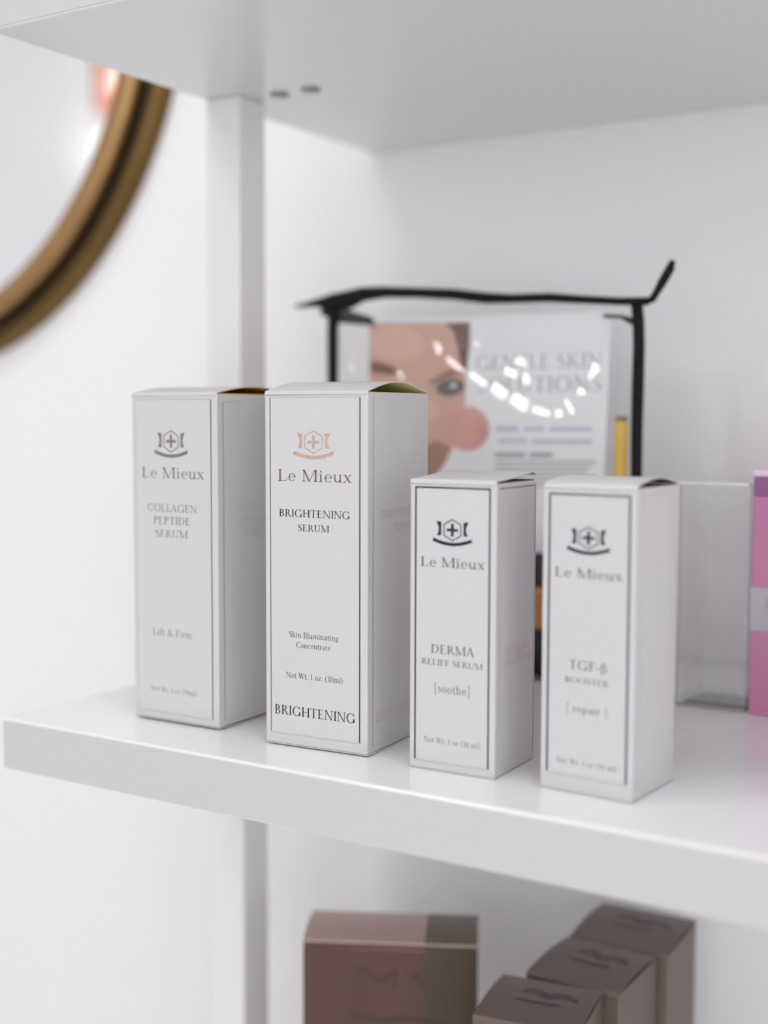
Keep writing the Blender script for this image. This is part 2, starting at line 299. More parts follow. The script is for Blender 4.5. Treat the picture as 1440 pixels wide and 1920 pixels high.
        A = .97
    elif c == 'o': g.ring(.31, .33, .27, .35, tw=.10, tn=.042); A = .62
    elif c == 'p': g.v(.08, -.3, XH, .10, head=False); g.r(-.01, XH-.035, .18, XH); g.ring(.32, .33, .26, .345, -130, 130, .10, .045); A = .64
    elif c == 'r': g.v(.08, 0, XH, .10, head=False); g.r(-.01, XH-.035, .18, XH); g.path([(.17, .44, .04), (.24, .60, .06), (.36, .63, .09), (.41, .58, .09)]); A = .45
    elif c == 's': g.path([(.36, .50, .03), (.31, .62, .045), (.20, .645, .05), (.10, .56, .08), (.17, .41, .10), (.33, .28, .10), (.38, .13, .08), (.25, .01, .05), (.11, .05, .045), (.07, .19, .03)]); A = .46
    elif c == 't': g.r(.13, .12, .23, .82); g.r(.03, XH-.04, .38, XH); g.path([(.18, .16, .1), (.22, .03, .08), (.31, .01, .05), (.40, .08, .035)]); g.d(.05, XH-.02, .2, .84, .03); A = .40
    elif c == 'u': g.v(.07, .2, XH, .10, foot=False, head=False); g.r(-.01, XH-.035, .17, XH); g.ring(.275, .22, .205, .235, 180, 350, .10, .06); g.v(.43, 0, XH, .10, foot=False, head=False); g.r(.35, XH-.035, .53, XH); g.r(.43, 0, .62, .035); A = .64
    elif c == 'x': g.d(.38, 0, .05, XH, .12); g.d(.04, 0, .43, XH, .045); g.sf(.08, 0, .09); g.sf(.45, 0, .11); g.sh(.10, XH, .11); g.sh(.45, XH, .09); A = .58
    elif c == 'z': g.r(.05, XH-.045, .46, XH); g.r(.05, 0, .47, .045); g.d(.05, 0, .34, XH, .11); g.r(.05, .5, .08, XH); g.r(.44, 0, .47, .17); A = .53
    elif c == '0': g.ring(.30, .49, .25, .51, tw=.10, tn=.042); A = .60
    elif c == '1': g.v(.22, 0, 1, .10, head=False); g.d(.08, .84, .22, .97, .06); A = .52
    elif c == '3': g.path([(.09, .83, .06), (.18, .96, .05), (.33, .95, .09), (.39, .77, .1), (.31, .60, .06), (.20, .53, .04)]); g.path([(.20, .53, .04), (.36, .48, .08), (.45, .28, .11), (.36, .06, .08), (.20, .01, .05), (.08, .09, .07)]); A = .55
    elif c == '.': g.ring(.11, .065, .065, .065, 0, 360, .064, .064, 12); A = .24
    elif c == '-': g.r(.04, .29, .30, .37); A = .34
    elif c == '(': g.path([(.33, 1.05, .02), (.16, .80, .07), (.11, .40, .09), (.16, .02, .07), (.33, -.24, .02)]); A = .36
    elif c == ')': g.path([(.03, 1.05, .02), (.20, .80, .07), (.25, .40, .09), (.20, .02, .07), (.03, -.24, .02)]); A = .36
    elif c == '[': g.r(.10, -.3, .17, 1.15); g.r(.10, 1.10, .33, 1.15); g.r(.10, -.3, .33, -.25); A = .42
    elif c == ']': g.r(.25, -.3, .32, 1.15); g.r(.09, 1.10, .32, 1.15); g.r(.09, -.3, .32, -.25); A = .42
    elif c == '&': g.path([(.80, .48, .04), (.70, .30, .05), (.50, .06, .07), (.28, .0, .08), (.09, .12, .11), (.11, .33, .10), (.34, .54, .06), (.47, .72, .06), (.42, .93, .06), (.30, .96, .06), (.23, .80, .09), (.34, .55, .11), (.58, .20, .11), (.78, .02, .06)]); A = .88
    elif c == 'b':      # greek beta
        g.r(.08, -.28, .17, .78); g.path([(.125, .76, .09), (.18, .95, .06), (.32, 1.0, .06), (.44, .86, .1), (.37, .64, .07), (.22, .56, .04)]); g.path([(.22, .56, .04), (.42, .50, .08), (.52, .27, .11), (.40, .03, .07), (.22, .02, .05), (.15, .12, .05)]); A = .62
    return g, A
def text_quads(txt, track=0.0):
    x = 0.0; out = []
    for c in txt:
        g, a = glyph(c)
        out += [[(px+x, py) for px, py in q] for q in g.q]
        x += a+track
    xs = [p[0] for q in out for p in q]; lo, hi = min(xs), max(xs)
    return [[((px-lo)/(hi-lo), py) for px, py in q] for q in out], hi-lo
def print_mesh(name, quads, m, parent):
    v, f = [], []
    for q in quads:
        a = sum((q[i][0]*q[(i+1) % len(q)][2]-q[(i+1) % len(q)][0]*q[i][2]) for i in range(len(q)))
        if a < 0: q = q[::-1]
        f.append(tuple(range(len(v), len(v)+len(q)))); v += q
    return pydata(name, v, f, m, parent)
def line_text(txt, to3, x0, z0, x1, z1, cap, track=0.055):
    """quads of one line of text from (x0,z0) to (x1,z1) baseline; to3 maps (x,z) to 3D"""
    qs, _ = text_quads(txt, track); out = []
    for q in qs:
        out.append([to3(x0+(x1-x0)*a, z0+(z1-z0)*a+cap*b) for a, b in q])
    return out

# ------------------------------------------------------------------ room
RX0, RX1, RY0, RY1, RZ0, RZ1 = -1.9, 3.3, -2.65, D*S+0.001, -1.12, 1.38
W = 0.1
struct(box_obj('wall_back', (RX0-W, RX1+W, RY1, RY1+W, RZ0, RZ1), M['wall']))
struct(box_obj('wall_left', (RX0-W, RX0, RY0, RY1, RZ0, RZ1), M['wall']))
struct(box_obj('wall_right', (RX1, RX1+W, RY0, RY1, RZ0, RZ1), M['wall']))
struct(box_obj('ceiling', (RX0-W, RX1+W, RY0-W, RY1+W, RZ1, RZ1+W), M['ceiling']))
wf = bmesh.new()
bx(wf, RX0-W, 0.4, RY0-W, RY0, RZ0, RZ1); bx(wf, 3.2, RX1+W, RY0-W, RY0, RZ0, RZ1)
bx(wf, 0.4, 3.2, RY0-W, RY0, RZ0, -1.0); bx(wf, 0.4, 3.2, RY0-W, RY0, 1.15, RZ1)
struct(from_bm('wall_front', wf, M['wall']))
fl = bpy.data.objects.new('floor', None); C.objects.link(fl); struct(fl)
plank_me = None
for i in range(26):
    x0 = RX0 + i*(RX1-RX0)/26
    if plank_me is None:
        o = box_obj('floor_plank', (0.001, (RX1-RX0)/26-0.001, RY0, RY1, RZ0-0.02, RZ0), M['floor'], fl, bev=0.001, seg=1); plank_me = o.data
    else:
        o = bpy.data.objects.new('floor_plank', plank_me); C.objects.link(o); o.parent = fl
    o.location = (x0, 0, 0)
win = bpy.data.objects.new('window_1', None); C.objects.link(win); struct(win)  # unseen window added around the front fill light
for d_ in ((0.4, 3.2, -1.0, -0.94), (0.4, 3.2, 1.09, 1.15), (0.4, 0.46, -0.94, 1.09), (3.14, 3.2, -0.94, 1.09), (1.77, 1.83, -0.94, 1.09)):
    box_obj('window_frame', (d_[0], d_[1], RY0-0.07, RY0-0.02, d_[2], d_[3]), M['frame_white'], win)
for d_ in ((0.46, 1.77), (1.83, 3.14)):
    box_obj('window_pane', (d_[0], d_[1], RY0-0.048, RY0-0.042, -0.94, 1.09), M['glass'], win)

def ceiling_light(x, y, sx, sy, label, m='panel'):
    t = thing('ceiling_light', label, 'ceiling light', (x, y, RZ1), 0, 'ceiling light panels')
    fb = bmesh.new(); f = 0.03
    for d_ in ((-sx/2-f, sx/2+f, -sy/2-f, -sy/2), (-sx/2-f, sx/2+f, sy/2, sy/2+f), (-sx/2-f, -sx/2, -sy/2, sy/2), (sx/2, sx/2+f, -sy/2, sy/2)):
        bx(fb, d_[0], d_[1], d_[2], d_[3], -0.03, 0)
    from_bm('light_frame', fb, M['frame_white'], t)
    box_obj('diffuser', (-sx/2, sx/2, -sy/2, sy/2, -0.022, -0.002), M[m], t)
ceiling_light(-0.55, -0.55, 0.30, 0.30, 'small square white ceiling light panel near the round mirror')
ceiling_light(0.45, -0.28, 1.3, 0.25, 'long white ceiling light panel in front of the shelves')  # added to light the shelf tops from above
ceiling_light(1.35, -0.9, 0.6, 0.6, 'square white ceiling light panel over the far side of the room', 'panel_soft')  # added as weak fill from the right

# wall light that the mirror reflects
wl = thing('wall_light', 'peach wall light with two white globes opposite the mirror', 'wall light', (RX0, -1.56, 0.90))
box_obj('backplate', (0.0, 0.02, -0.10, 0.10, -0.05, 0.18), M['peach'], wl, bev=0.006)
for y, z in ((0.10, -0.15), (0.04, 0.025)):
    gp = [(0.001, -0.054)] + [(0.054*math.cos(a), 0.054*math.sin(a)) for a in [math.radians(-80+160*k/14) for k in range(15)]] + [(0.001, 0.054)]
    lathe('globe', gp, M['lamp_white'], wl, 24, (0.07, y, z))
    box_obj('globe_arm', (0.0, 0.03, y-0.01, y+0.01, z-0.01, z+0.01), M['frame_white'], wl)
# unseen pendant globe added in front of the shelves to make the vinyl glint
pl = thing('pendant_lamp', 'small white globe pendant lamp hanging in front of the shelves', 'pendant lamp', (-0.13, -1.1, RZ1))
lathe('canopy', [(0.001, 0.0), (0.05, 0.0), (0.05, -0.015), (0.01, -0.025), (0.001, -0.025)], M['frame_white'], pl, 24)
lathe('cord', [(0.003, -0.02), (0.003, -0.61)], M['frame_white'], pl, 8)
lathe('globe', [(0.001, -0.08-0.68)] + [(0.08*math.cos(a), 0.08*math.sin(a)-0.68) for a in [math.radians(-80+160*k/14) for k in range(15)]] + [(0.001, 0.08-0.68)], M['pendant'], pl, 24)

# ------------------------------------------------------------------ shelving unit
su = thing('shelving_unit', 'white lacquered open shelving unit with thick boards and slim square posts', 'shelving unit')
LEN = 7.4
for z in (HU+T, 0.0, -(HU+T)):
    box_obj('shelf_board', (0, LEN*S, 0, D*S, (z-T)*S, z*S), M['lacquer'], su, bev=0.0011, seg=3)
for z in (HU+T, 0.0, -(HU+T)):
    box_obj('edge_band', (0.0011, LEN*S-0.0011, -0.0003, 0.0002, (z-T)*S+0.0009, z*S-0.0009), M['edge_band'], su, bev=0.0001, seg=1)  # thin strip laid over each front to paint it as shaded
PX0, PX1, PY0, PY1 = 0.0, 0.157, 0.988, 1.143
for xo in (0.0, LEN-0.157):
    for za, zb in ((RZ0/S, -(HU+2*T)), (-(HU+T), -T), (0.0, HU), (HU+T, 2*HU+T)):
        box_obj('post', ((PX0+xo)*S, (PX1+xo)*S, PY0*S, PY1*S, za*S, zb*S), M['post'], su, bev=0.0012, seg=2)
for xc, yc in ((0.285, 1.06), (0.42, 1.06)):
    lathe('screw', [(0.0001, -0.0012), (0.0034, -0.0012), (0.0044, -0.0006), (0.0046, 0.0)], M['steel'], su, 24, (xc*S, yc*S, HU*S))

# ------------------------------------------------------------------ round mirror on the wall
mi = thing('round_mirror', 'large round wall mirror in a brass frame beside the white shelves', 'mirror', (-2.95*S, RY1, 3.1*S))
RI, RO = 1.68*S, 1.93*S
k = RO-RI
lathe('mirror_glass', [(0.0001, -0.010), (RI+0.002, -0.010), (RI+0.002, -0.004), (0.0001, -0.004)], M['mirror'], mi, 96, axis='Y')
for q in bpy.data.objects['mirror_glass'].data.polygons: q.use_smooth = False
lathe('inner_rim', [(RI, -0.003), (RI, -0.016), (RI+0.002, -0.019), (RI+k*.42, -0.019), (RI+k*.48, -0.016), (RI+k*.48, -0.003)], M['brass'], mi, 128, axis='Y', closed=True)
lathe('frame_groove', [(RI+k*.47, -0.002), (RI+k*.47, -0.010), (RI+k*.76, -0.010), (RI+k*.76, -0.002)], M['brass_dark'], mi, 128, axis='Y', closed=True)
lathe('outer_rim', [(RI+k*.75, 0.0), (RI+k*.75, -0.010), (RI+k*.80, -0.012), (RI+k*.90, -0.010), (RO, -0.004), (RO, 0.0)], M['brass_outer'], mi, 128, axis='Y', closed=True)

# ------------------------------------------------------------------ serum cartons
def emblem_quads(to3, cx, cz, sx, sz):
    """shield with cross, side banners and ribbon; sx, sz = half width/height of the hexagon"""
    Q = []
    def P(*pts): Q.append([to3(cx+a*sx, cz+b*sz) for a, b in pts])
    hexa = [(0, 1), (1, .52), (1, -.52), (0, -1), (-1, -.52), (-1, .52)]
    for i in range(6):
        a, b = hexa[i], hexa[(i+1) % 6]; t = .885
        P(a, b, (b[0]*t, b[1]*t), (a[0]*t, a[1]*t))
    P((-.15, -.58), (.15, -.58), (.15, .58), (-.15, .58)); P((-.64, -.12), (-.15, -.12), (-.15, .12), (-.64, .12)); P((.15, -.12), (.64, -.12), (.64, .12), (.15, .12))
    for s in (-1, 1):
        n = 8
        for i in range(n):
            def ed(t):
                z = .72 - 1.24*t; bulge = math.sin(math.pi*t)*.24
                return z, 1.80 - bulge - .08*t
            za, xa = ed(i/n); zb, xb = ed((i+1)/n)
            P((s*1.24, za), (s*xa, za + (.05 if i == 0 else 0)), (s*xb, zb), (s*1.24, zb))
    n = 18
    for i in range(n):
        def rb(t):
            x = -2.22+4.44*t; q = (x/2.22)**2
            top = -1.14 + .44*q; return x, top, top-(.30+.02*q)
        xa, ta, ba = rb(i/n); xb, tb, bb = rb((i+1)/n)
        if i == 0: P((xa, ta), (xb, tb), (xb, bb), (xa+.12, (ta+ba)/2)); P((xa+.12, (ta+ba)/2), (xb, bb), (xb, bb), (xa-.05, ba)) ; continue
        if i == n-1: P((xa, ta), (xb, tb), (xb-.12, (tb+bb)/2), (xa, ba)); P((xa, ba), (xb-.12, (tb+bb)/2), (xb-.12, (tb+bb)/2), (xb+.05, bb)); continue
        P((xa, ta), (xb, tb), (xb, bb), (xa, ba))
    return Q

def carton(bid, label, ox, oy, ang, wd, dp, ht, spec):
    """ox, oy = near right bottom corner; local origin at near left bottom corner"""
    ux = Vector((math.cos(ang), math.sin(ang), 0)); uy = Vector((-math.sin(ang), math.cos(ang), 0))
    o2 = Vector((ox, oy, 0)) - ux*wd
    t = thing('serum_box', label, 'box', o2*S, ang, 'white serum cartons on the shelf')
    w_, d_, h_ = wd*S, dp*S, ht*S
    zb = spec.get('foot', 0.0004); e = 0.0004
    # body: four card panels closed by dust flaps a little below the rim
    bm = bmesh.new()
    bx(bm, 0, w_, 0, d_, zb, h_-0.0006, bev=e, seg=3)
    b = from_bm('body', bm, M['card'], t)
    kr = M[spec['inner']]
    box_obj('dust_flap', (0.0008, w_-0.0003, 0.0012, d_-0.0012, h_-0.00059, h_-0.00035), kr, t)
    box_obj('dust_flap', (0.0008, w_-0.0003, 0.0012, d_-0.0012, zb-0.0002, zb-0.00001), kr, t)
    # lid: sheet that arches over the depth
    n = 22; prof = []
    for i in range(n+1):
        s = i/n; prof.append((s*d_, h_ + spec['lid'](s)))
    rad = spec.get('fold', 0.0008)
    prof = [(0.0, h_-0.0012), (0.00005, h_-0.0006)] + [(max(rad*0.3, y) if i == 0 else y, z) for i, (y, z) in enumerate(prof)]
    prof[1] = (rad*0.05, h_-rad*0.35)
    lid = sheet('lid', prof, 0.0, w_, 0.0003, M['card'], t)
    sheet('lid_lining', [(y, z-0.00031) for y, z in prof[4:-1]], 0.0, w_-0.0001, 0.00012, kr, t)
    # bottom flap bowed down to the shelf
    prof = [(s*d_, 0.0003 + (zb-0.0003)*(abs(2*s-1)**2.2)) for s in [i/16 for i in range(17)]]
    sheet('bottom_flap', prof, 0.0002, w_+0.0002, 0.0003, M['card'], t)
    # pixel to face coordinates
    fo = o2; fn = uy
    def fr(px, py):
        p = hit(px, py, fo, fn) - fo; return p.dot(ux)*S, p.z*S
    so = Vector((ox, oy, 0))
    def sr(px, py):
        p = hit(px, py, so, ux) - so; return p.dot(uy)*S, p.z*S
    OFF = 0.00004
    f3 = lambda x, z: (x, -OFF, z)
    s3 = lambda y, z: (w_+OFF, y, z)
    def bars(name, pts, face, segs, lw):
        """border: pts = TL, TR, BR, BL pixels"""
        to, m3 = (fr, f3) if face == 'f' else (sr, s3)
        p = [to(*q) for q in pts]
        xl, xr = (p[0][0]+p[3][0])/2, (p[1][0]+p[2][0])/2; zt, zb_ = (p[0][1]+p[1][1])/2, (p[2][1]+p[3][1])/2
        h = lw/2
        R = {'l': (xl-h, zb_+h*1.01, xl+h, zt-h*1.01), 'r': (xr-h, zb_+h*1.01, xr+h, zt-h*1.01), 't': (xl-h, zt-h, xr+h, zt+h), 'b': (xl-h, zb_-h, xr+h, zb_+h)}
        for kx, mm in segs.items():
            a = R[kx]; print_mesh(name, [[m3(a[0], a[1]), m3(a[2], a[1]), m3(a[2], a[3]), m3(a[0], a[3])]], M[mm], t)
    bars('front_border', spec['fb'], 'f', spec['fbm'], spec['lw'])  # foil reflections are put into the colour of each border strip
    bars('side_border', spec['sb'], 's', spec['sbm'], spec.get('slw', spec['lw']*.8))
    cxp, cyp, hw, hh = spec['emb']
    c0 = fr(cxp, cyp); a = fr(cxp+hw, cyp); bq = fr(cxp, cyp-hh)
    em = print_mesh('emblem', emblem_quads(f3, c0[0], c0[1], abs(a[0]-c0[0]), bq[1]-c0[1]), M[spec['embm']], t)
    if 'embl' in spec: em['label'] = spec['embl']
    for nm, txt, xl, yl, xr, yr, ytop, mm in spec['txt']:
        p, q, r = fr(xl, yl), fr(xr, yr), fr(xl, ytop)
        print_mesh(nm, line_text(txt, f3, p[0], (p[1]+q[1])/2, q[0], (p[1]+q[1])/2, r[1]-p[1]), M[mm], t)
    for nm, txt, xl, yl, ytop, frac, mm in spec['stxt']:
        p, r = sr(xl, yl), sr(xl, ytop)
        print_mesh(nm, line_text(txt, s3, p[0], p[1], p[0]+frac*d_, p[1], r[1]-p[1]), M[mm], t)
    return t

W1, D1, W2, D2, H2 = 0.3297, 0.3671, 0.2498, 0.2483, 0.7666
arch = lambda b, pw=1.0: (lambda s: b*math.sin(math.pi*s)**pw)
carton(0, 'tall white collagen peptide serum carton with pale silver emblem', 0.67412, 0.2317, 0.01847, W1, D1, 1.0, dict(
    inner='kraft', lid=arch(0.0026), foot=0.0011, lw=0.0004,
    fb=[(256, 750), (396.7, 747), (397.7, 1347), (257, 1331)], fbm=dict(l='pale_silver', r='black', t='pale_silver', b='pale_silver'),
    sb=[(420, 751), (560, 757), (555, 1310), (420, 1350)], sbm=dict(l='grey_foil', r='pale_silver', t='pale_silver', b='pale_silver'), slw=0.00028,
    emb=(320.5, 827.5, 14.3, 21.5), embm='silver', embl='silver foil shield emblem',
    txt=[('brand_lettering', 'Le Mieux', 266.5, 897, 382.7, 897, 877, 'silver'),
         ('product_name', 'COLLAGEN', 277, 959.4, 369, 960, 945.6, 'silver'), ('product_name', 'PEPTIDE', 288, 983, 357, 984, 969.3, 'silver'),
         ('product_name', 'SERUM', 292, 1007.5, 352, 1008.5, 994, 'silver'),
         ('claim_lettering', 'Lift & Firm', 287, 1191, 360, 1196, 1178.3, 'silver'), ('weight_lettering', 'Net Wt. 1 oz (30ml)', 283, 1295, 368.5, 1304.6, 1285.5, 'silver')],
    stxt=[('side_product_name', 'COLLAGEN', 445.6, 959, 945.6, 0.62, 'side_print'), ('side_product_name', 'PEPTIDE', 456, 982.7, 969.3, 0.46, 'side_print'), ('side_product_name', 'SERUM', 460, 1004.8, 992, 0.40, 'side_print')]))
carton(1, 'tall white brightening serum carton with rose gold emblem and black lettering', 1.20754, 0.21674, 0.07195, W1, D1, 1.0, dict(
    inner='kraft_pale', lid=arch(0.0038), foot=0.0008, lw=0.00042,
    fb=[(507.2, 746.4), (675.7, 742), (673.7, 1397), (508, 1369)], fbm=dict(l='grey_foil', r='black', t='pale_silver', b='pale_silver'),
    sb=[(700, 742), (796, 745), (786, 1362), (699, 1397)], sbm=dict(l='grey_foil', r='pale_silver', t='pale_silver', b='pale_silver'), slw=0.00025,
    emb=(587.7, 829, 17.4, 22.4), embm='rose', embl='rose gold foil shield emblem',
    txt=[('brand_lettering', 'Le Mieux', 521.3, 902.3, 659.4, 904.3, 880.8, 'bronze_foil'),
         ('product_name', 'BRIGHTENING', 523.7, 968.8, 656.2, 973, 955, 'black'), ('product_name', 'SERUM', 559, 995.8, 617.3, 998.3, 983.4, 'black'),
         ('claim_lettering', 'Skin Illuminating', 542.5, 1195, 634.4, 1201.7, 1184.3, 'black'), ('claim_lettering', 'Concentrate', 555.8, 1214.3, 619.8, 1219.5, 1204.3, 'black'),
         ('weight_lettering', 'Net Wt. 1 oz. (30ml)', 536.6, 1271, 642.4, 1280.5, 1260.6, 'black'),
         ('bottom_name', 'BRIGHTENING', 515.7, 1337.7, 666, 1356, 1320.4, 'black')],
    stxt=[('side_product_name', 'BRIGHTENING', 713.4, 973, 957.5, 0.72, 'side_print'), ('side_product_name', 'SERUM', 737.7, 994, 981, 0.33, 'side_print'), ('side_bottom_name', 'BRIGHTENING', 704.8, 1353.5, 1337, 0.84, 'side_print')]))
carton(2, 'short white derma relief serum carton with navy border and mauve tinted side', 1.60363, 0.20529, 0.0318, W2, D2, H2, dict(
    inner='kraft_dark', lid=lambda s: 0.0024*s**1.3*(1-max(0, (s-.9)/.1)*.5) + 0.0003, lw=0.00058,
    fb=[(778.8, 913.2), (918.8, 917), (914.9, 1444.6), (779.2, 1422.8)], fbm=dict(l='black', r='navy', t='navy', b='pale_silver'),
    sb=[(939, 916), (1004.3, 910), (998, 1411), (933.7, 1442)], sbm=dict(l='side_print', r='mauve_foil', t='mauve_foil', b='pale_silver'), slw=0.0004,
    emb=(848.2, 994, 16.9, 20.9), embm='navy', embl='navy shield emblem',
    txt=[('brand_lettering', 'Le Mieux', 788.9, 1061.5, 908.5, 1068, 1043.4, 'slate'),
         ('product_name', 'DERMA', 808.3, 1224, 889.6, 1231.8, 1207.8, 'slate'), ('product_name', 'RELIEF SERUM', 790.8, 1244.9, 905, 1256, 1234, 'slate'),
         ('claim_lettering', '[soothe]', 815.5, 1298.3, 880, 1304, 1283, 'slate'), ('weight_lettering', 'Net Wt. 1 oz (30 ml)', 794.7, 1391.7, 899.7, 1403, 1381.4, 'slate')],
    stxt=[('side_product_name', 'DERMA', 952, 1229, 1213, 0.5, 'side_print'), ('side_product_name', 'RELIEF SERUM', 944.4, 1252, 1241, 0.72, 'side_print')]))
carton(3, 'short white booster carton with dark emblem and slate border beside acrylic holder', 1.97751, 0.20168, -0.05453, W2, D2, H2, dict(
    inner='kraft_dark', lid=arch(0.0022), fold=0.003, lw=0.00075,
    fb=[(1031.3, 925.8), (1182.3, 930.4), (1173, 1475), (1025.4, 1445)], fbm=dict(l='slate', r='slate', t='grey_foil', b='pale_silver'),
    sb=[(1206, 931), (1268, 921), (1253, 1452), (1195, 1484)], sbm=dict(l='pale_silver', r='side_print', t='side_print', b='pale_silver'), slw=0.0004,
    emb=(1103.5, 1009, 18.6, 22.0), embm='navy', embl='dark shield emblem',
    txt=[('brand_lettering', 'Le Mieux', 1040.6, 1081.5, 1167.7, 1088.8, 1063.6, 'slate'),
         ('product_name', 'TGF-b', 1066.7, 1255.8, 1137.5, 1260, 1238.5, 'slate'), ('product_name', 'BOOSTER', 1059.4, 1279.3, 1141.7, 1287.5, 1268.8, 'slate'),
         ('claim_lettering', '[ repair ]', 1062.5, 1334, 1137.5, 1343, 1320, 'slate'), ('weight_lettering', 'Net Wt. 1 oz (30 ml)', 1042.7, 1428, 1156, 1447, 1418.5, 'slate')],
    stxt=[]))

# ------------------------------------------------------------------ clear zip pouch with its contents
PY_B, PY_T, PZ = 1.40, 1.50, 1.345          # front sheet: bottom y, top y, height (units)
slope = (PY_T-PY_B)/PZ
pn = Vector((0, 1, -slope)).normalized(); pp = Vector((0, PY_B, 0))
def on_front(px, py, back=0.0): return hit(px, py, pp+Vector((0, back, 0)), pn)
pouch = thing('zip_pouch', 'clear vinyl zip pouch edged in black tape behind the cartons', 'pouch', (0, 0, 0))
TL, TR = on_front(628, 592), on_front(1192, 572)
xl, xr = TL.x, TR.x
# creases of the film: short flat facets turned to glint in the added pendant lamp
# (centre pixel x, y, length, width in pixels, angle down from the horizontal in degrees)
creases = [(823, 651, 28, 12, 75), (856, 686, 52, 12, 34), (897, 712, 46, 13, 32), (938, 737, 44, 23, 30), (975, 756, 44, 25, 30), (1016, 774, 44, 13, 12),
           (1047, 777, 15, 17, 90), (1067, 765, 30, 11, 58), (1112, 699, 36, 13, -65), (1088, 737, 15, 13, 0), (976, 690, 36, 26, 60), (962, 702, 40, 18, 20), (985, 712, 22, 14, 75), (883, 633, 46, 16, 22),
           (752, 703, 20, 8, 50), (1157, 647, 32, 8, 50), (700, 640, 20, 9, 10), (660, 690, 26, 9, 80)]
LAMP = Vector((-0.13, -1.1, RZ1-0.68))/S
fac = []
for px, py, ln, wd_, an in creases:
    c = on_front(px, py); v = (CAM-c).normalized(); l = (LAMP-c).normalized(); h = v+l
    mm = (c-CAM).dot(FW)/FPX*S*1000                     # millimetres per pixel there
    fac.append((c.x*S*1000, c.z*S*1000, ln*mm/2, wd_*mm/2, math.radians(-an), h.x/-h.y, h.z/-h.y))
def film_h(x, z):
    h = .7*math.sin(x*.045+z*.03)*math.sin(z*.05+.4) + .12*math.sin(x*.21+z*.13+math.sin(z*.07)*2)
    for cx, cz, a, b, an, gx, gz in fac:
        dx, dz = x-cx, z-cz
        if abs(dx)+abs(dz) > 2.2*(a+b)+4: continue
        u = dx*math.cos(an)+dz*math.sin(an); w2 = -dx*math.sin(an)+dz*math.cos(an)
        d = max(0, abs(u)-a, abs(w2)-b)
        m = max(0.0, 1-d/2.0); m = m*m*(3-2*m)
        h = h*(1-m) + m*(-gx*dx + (slope-gz)*dz)
    return h
def film(name, sign, amp, ybot, n=120):
    v, f = [], []
    for j in range(n+1):
        z = PZ*(j/n)
        for i in range(n+1):
            s = i/n
            x = xl + (xr-xl)*s
            yb = ybot + (PY_T-ybot)*(j/n)**1.0
            edge = min(1, s*12, (1-s)*12, (j/n)*12, (1-j/n)*8)
            h = film_h(x*S*1000, z*S*1000)*amp/1000*edge
            v.append((x*S, yb*S - h*sign, z*S+0.0004))
    for j in range(n):
        for i in range(n):
            a = j*(n+1)+i; f.append((a, a+1, a+n+2, a+n+1))
    return pydata(name, v, f, M['film'], pouch, True)
film('front_sheet', 1, 1.0, PY_B, 220)
film('back_sheet', -1, 0.3, 1.66, 30)
def tube(bm, pts, wds, hts):
    """flat ribbon-like bar along pts; wds across, hts thickness in y"""
    rings = []
    for i, p in enumerate(pts):
        a = pts[max(0, i-1)]; b = pts[min(len(pts)-1, i+1)]
        d = (b-a).normalized(); n = Vector((0, 1, 0)); s = d.cross(n).normalized()
        rg = []
        for kx in range(8):
            t = math.pi*2*kx/8+math.pi/8
            rg.append(bm.verts.new(p + s*math.cos(t)*wds[i]/2*1.08 + n*math.sin(t)*hts[i]/2))
        rings.append(rg)
    for a, b in zip(rings, rings[1:]):
        for kx in range(8): bm.faces.new((a[kx], a[(kx+1) % 8], b[(kx+1) % 8], b[kx]))
    bm.faces.new(rings[0]); bm.faces.new(rings[-1])
    bmesh.ops.recalc_face_normals(bm, faces=bm.faces)
def ribbon(name, pix, wpx, th, m, back=0.0, parent=pouch):
    bm = bmesh.new(); pts = [on_front(px, py, back)*S for px, py in pix]
    k_ = (pts[0]/S-CAM).dot(FW)/FPX*S
    tube(bm, pts, [q*k_ for q in wpx], [th]*len(pts)); return from_bm(name, bm, m, parent, True)
ribbon('side_binding', [(1193, 562), (1197, 600), (1198, 650), (1196, 720), (1194, 800), (1193, 890), (1190, 1000), (1187, 1100), (1184, 1220), (1182, 1290)], [22, 22, 22, 23, 22, 21, 21, 21, 21, 21], 0.003, M['tape'])
ribbon('side_binding', [(626, 575), (624, 620), (624, 700), (626, 800), (630, 900), (634, 1000), (640, 1140), (643, 1214)], [24, 23, 22, 22, 22, 22, 22, 22], 0.003, M['tape'])
ribbon('bottom_binding', [(640, 1213), (900, 1246), (1182, 1288)], [12, 12, 12], 0.003, M['tape'])
zp = ribbon('zipper_tape', [(556, 575), (590, 569), (625, 566), (655, 562), (680, 552), (720, 548), (780, 549), (850, 552), (910, 559), (960, 560), (1030, 558), (1100, 562), (1160, 565), (1215, 565)],
            [5, 14, 30, 34, 26, 20, 18, 19, 19, 15, 15, 13, 12, 13], 0.004, M['tape'])
ribbon('zipper_fold', [(604, 580), (640, 592), (698, 603)], [20, 28, 15], 0.002, M['tape'], 0.02)
ribbon('zipper_stop', [(1132, 592), (1165, 594), (1188, 603)], [6, 7, 14], 0.002, M['tape'], 0.02)
ribbon('zipper_pull', [(1214, 566), (1223, 561), (1230, 550), (1243, 527), (1256, 504), (1262, 488)], [9, 14, 13, 17, 17, 9], 0.0025, M['tape'])

